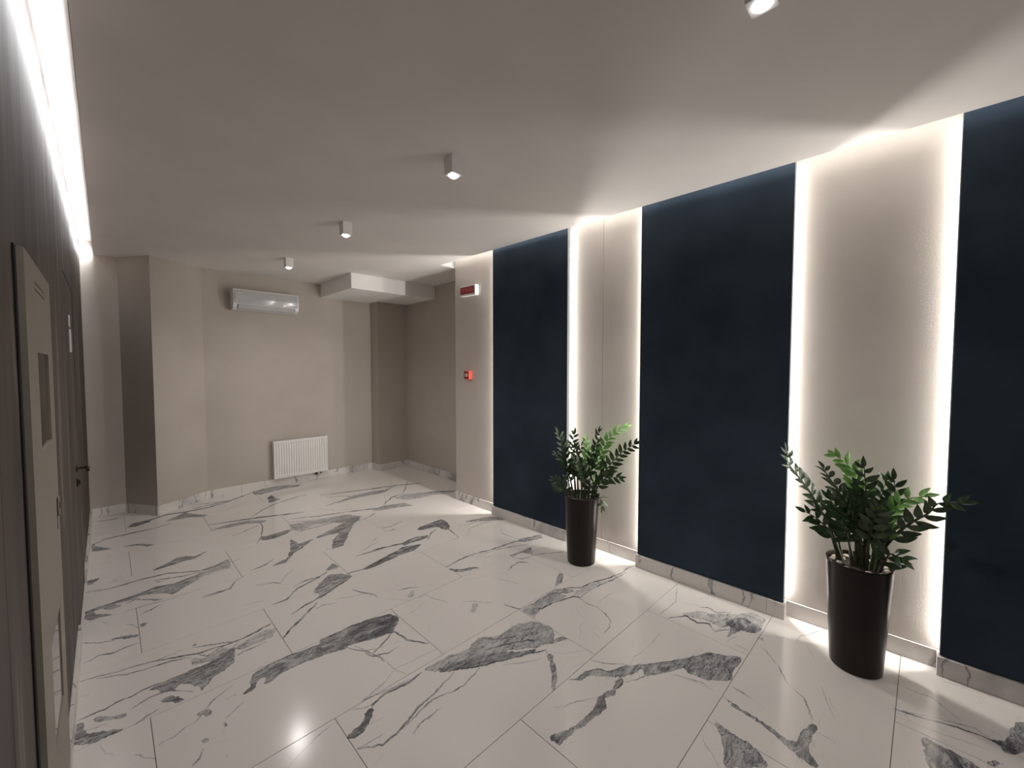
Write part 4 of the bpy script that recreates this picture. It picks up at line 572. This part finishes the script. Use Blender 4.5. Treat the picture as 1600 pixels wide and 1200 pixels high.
POT = [(0, 0), (.100, 0), (.112, .004), (.1135, .012), (.1425, .555), (.1435, .566), (.142, .571), (.137, .571), (.135, .564), (.1335, .50), (0, .50)]
def plant(label, loc, data, scale, seed, lsize, pot_sc):
    rr = random.Random(seed)
    t = thing('potted_plant', label, 'plant', (loc[0], loc[1], 0.0))
    link('pot', lathe([(r*pot_sc[0], z*pot_sc[1]) for r, z in POT], 64), M['pot'], t)
    bm = bmesh.new(); zs_ = .535*pot_sc[1]; rad = .134*pot_sc[0]; nn = 20; prev = None
    c = bm.verts.new((0, 0, zs_+.008))
    for q in range(1, 5):
        ring = [bm.verts.new((rad*q/4*math.cos(2*math.pi*i/nn), rad*q/4*math.sin(2*math.pi*i/nn), zs_+rr.uniform(-.003, .006)*(q < 4))) for i in range(nn)]
        for i in range(nn):
            if prev is None: bm.faces.new((c, ring[i], ring[(i+1) % nn]))
            else: bm.faces.new((prev[i], ring[i], ring[(i+1) % nn], prev[(i+1) % nn]))
        prev = ring
    low = [bm.verts.new((v.co.x, v.co.y, zs_-.03)) for v in prev]
    for i in range(nn): bm.faces.new((prev[i], low[i], low[(i+1) % nn], prev[(i+1) % nn]))
    bm.faces.new(low[::-1])
    link('soil', mesh_from(bm, True), M['soil'], t)
    view = Vector((loc[0], loc[1], 0)).normalized()
    for ent in data.split('|'):
        kd, pts = ent.split(';'); kd = int(kd)
        P = [Vector(tuple(int(a)/1000 for a in q.split(','))) for q in pts.split()]
        base = P[0].copy(); base.z = zs_-.012; r_ = Vector((base.x, base.y, 0))
        if r_.length > .1: base.x *= .1/r_.length; base.y *= .1/r_.length
        P = [base] + P[1:] if P[1].z > base.z else [base, base+Vector((0, 0, .05))] + P[1:]
        C = bez(P, 8); n = len(C); Lg = [0]
        for a, b in zip(C, C[1:]): Lg.append(Lg[-1]+(b-a).length)
        tot = Lg[-1]; r0 = .0085*scale*(.6+.6*min(1, tot/.5))
        fr = link('frond', tube(C, [r0*(1-.78*Lg[i]/tot) for i in range(n)], 8), M['leaf_young' if kd else 'stem'], t)
        if kd: fr['label'] = 'bright green young frond'
        first = .38*tot if tot > .3 else .3*tot
        step = .030*scale if tot > .25 else .026*scale
        s = first; side = 1; 
        up0 = (-view*rr.uniform(.1, 1.0) + Vector((rr.uniform(-.6, .6), rr.uniform(-.6, .6), rr.uniform(.1, .8)))).normalized()
        while s < tot+1e-6:
            i = max(k for k in range(n) if Lg[k] <= s+1e-9); i = min(i, n-2); f = (s-Lg[i])/max(1e-6, Lg[i+1]-Lg[i])
            q = C[i].lerp(C[i+1], f); d = (C[i+1]-C[i]).normalized()
            nrm = (up0 - d*up0.dot(d)).normalized(); lat = d.cross(nrm)
            g = s/tot; ang = math.radians(62-22*g+rr.uniform(-9, 9))
            ax = d*math.cos(ang) + lat*side*math.sin(ang) + nrm*rr.uniform(-.05, .3); ax.normalize()
            nz = (nrm + lat*side*rr.uniform(-.35, .1)); nz = (nz - ax*nz.dot(ax)).normalized(); yy = nz.cross(ax)
            ls = lsize*(.72+.5*math.sin(math.pi*min(1, .15+g*.85)))*rr.uniform(.85, 1.12)
            lf = link('leaflet', rr.choice(leaves[kd]), None, fr)
            mt = Matrix((ax, yy, nz)).transposed().to_4x4(); mt = mt @ Matrix.Diagonal((ls, ls*.95, ls, 1)); mt.translation = q + ax*r0*.2
            lf.matrix_local = mt
            side = -side; s += step*.78
        lf = link('leaflet', rr.choice(leaves[kd]), None, fr)
        d = (C[-1]-C[-2]).normalized(); nrm = (up0 - d*up0.dot(d)).normalized(); yy = nrm.cross(d)
        mt = Matrix((d, yy, nrm)).transposed().to_4x4() @ Matrix.Diagonal((lsize*.8, lsize*.7, lsize*.8, 1)); mt.translation = C[-1]; lf.matrix_local = mt
    return t
F1 = "0;-33,46,557 -61,85,727 -83,115,886 -98,137,992 -114,159,1060|0;-27,37,558 -26,59,741 -25,87,908 3,82,1045|0;-14,20,554 -34,20,734 -48,4,855 -50,-34,966|0;-48,67,551 -81,90,740 -119,113,828 -158,135,883|1;-2,3,560 22,-3,754 54,-12,874 69,6,998|0;31,-43,552 36,-57,709 47,-80,833 57,-103,940 63,-122,1078|1;46,-64,564 69,-84,761 106,-120,904 144,-155,1009 189,-199,1072 241,-250,1109|0;40,-56,553 72,-120,688 106,-194,810 138,-267,911 156,-323,962 174,-380,1003|0;52,-73,554 55,-132,656 55,-203,723 70,-303,744|0;4,-5,545 -24,-12,696 -62,-19,840 -108,-20,962|0;64,-90,555 64,-127,548 53,-159,526 27,-176,495|0;19,-27,557 22,-17,720 51,-40,846 81,-62,941|0;-63,88,544 -128,105,629 -209,120,700|0;10,-14,540 -15,-43,679 -73,-46,795 -143,-40,867|0;28,-39,541 10,-88,657 -8,-161,727"
F2 = "0;-5,64,567 -9,132,741 -9,168,800 -10,214,885 -11,258,949 -11,302,1008 -10,332,1060 -8,340,1107|0;-7,80,562 -21,120,686 -40,165,751 -59,197,780 -79,227,799|0;-5,64,567 9,87,651 29,100,750 51,114,857|0;0,5,571 -19,18,733 -45,56,875 -73,93,953 -102,123,1015 -132,145,1065|1;2,-26,594 16,-18,837 33,5,967 51,44,1044 70,80,1081 91,120,1104|0;2,-21,579 -13,-29,779 -33,-25,916 -55,-19,1007 -79,-14,1094|0;4,-51,589 13,-86,771 22,-113,860 32,-129,945 40,-124,1026|1;5,-61,592 0,-95,811 -7,-132,889 -14,-178,950 -21,-233,977|0;5,-62,578 -1,-95,659 -9,-127,732 -17,-168,802 -26,-212,859 -37,-251,903 -48,-279,957 -60,-312,977 -72,-350,988|0;7,-81,591 -17,-116,645 -50,-145,665 -86,-174,658|0;-2,26,578 17,49,767 46,46,920 77,34,994|0;1,-11,562 -35,6,724 -82,36,848 -134,69,934 -188,95,967|0;4,-51,602 32,-64,811 68,-78,926 108,-89,999|0;3,-31,569 -40,-41,722 -93,-66,860 -153,-96,931|0;-1,15,568 -5,57,718 -7,86,817 -11,132,878|0;2,-21,558 -37,-8,694 -87,9,816 -142,16,915|1;0,-5,588 13,8,832 28,35,990 46,48,1026|0;1,-16,571 -12,-23,743 -30,-10,881 -51,11,966"
plant('zz plant with a bright green frond in a brown pot, farther from camera', (2.77, 1.984), F1, .95, 11, .076, (1.0, .975))
plant('larger zz plant in a brown pot with white pebbles, nearer the camera', (2.843, .232), F2, 1.0, 5, .078, (1.0, 1.0))
# pebbles on the soil
def pebble_mesh(seed):
    rr = random.Random(seed); bm = bmesh.new(); bmesh.ops.create_icosphere(bm, subdivisions=2, radius=1)
    ph = [rr.uniform(0, 6) for _ in range(3)]
    for v in bm.verts:
        k = 1 + .1*math.sin(2.3*v.co.x+ph[0]) + .1*math.sin(2.1*v.co.y+ph[1]); v.co *= k
    return mesh_from(bm, True)
pm = [pebble_mesh(i) for i in range(4)]
for q in pm: q.materials.append(M['pebble'])
def pebbles(cx, cy, zs_, n, lab, grp, r_lo, r_hi, rim):
    placed = []
    for i in range(n):
        for _ in range(200):
            a = R.uniform(0, 2*math.pi); sz = R.uniform(r_lo, r_hi); rad = rim - sz - R.choice([0, 0, 0, .03])
            x, y = rad*math.cos(a), rad*math.sin(a)
            if all((x-px)**2+(y-py)**2 > (.93*(sz+ps))**2 for px, py, ps in placed): break
        else: continue
        placed.append((x, y, sz))
        o = link('pebble', R.choice(pm), None, None, (cx+x, cy+y, zs_+.005+sz*.45), R.uniform(0, 6)); o.scale = (sz, sz*.85, sz*.6); tag(o, lab, 'pebble', grp)
pebbles(2.843, .232, .535, 22, 'white pebble lying on the soil of the nearer plant pot', 'white pebbles in the nearer pot', .012, .02, .131)
pebbles(2.77, 1.984, .522, 7, 'white pebble lying on the soil of the farther plant pot', 'white pebbles in the farther pot', .01, .014, .131)
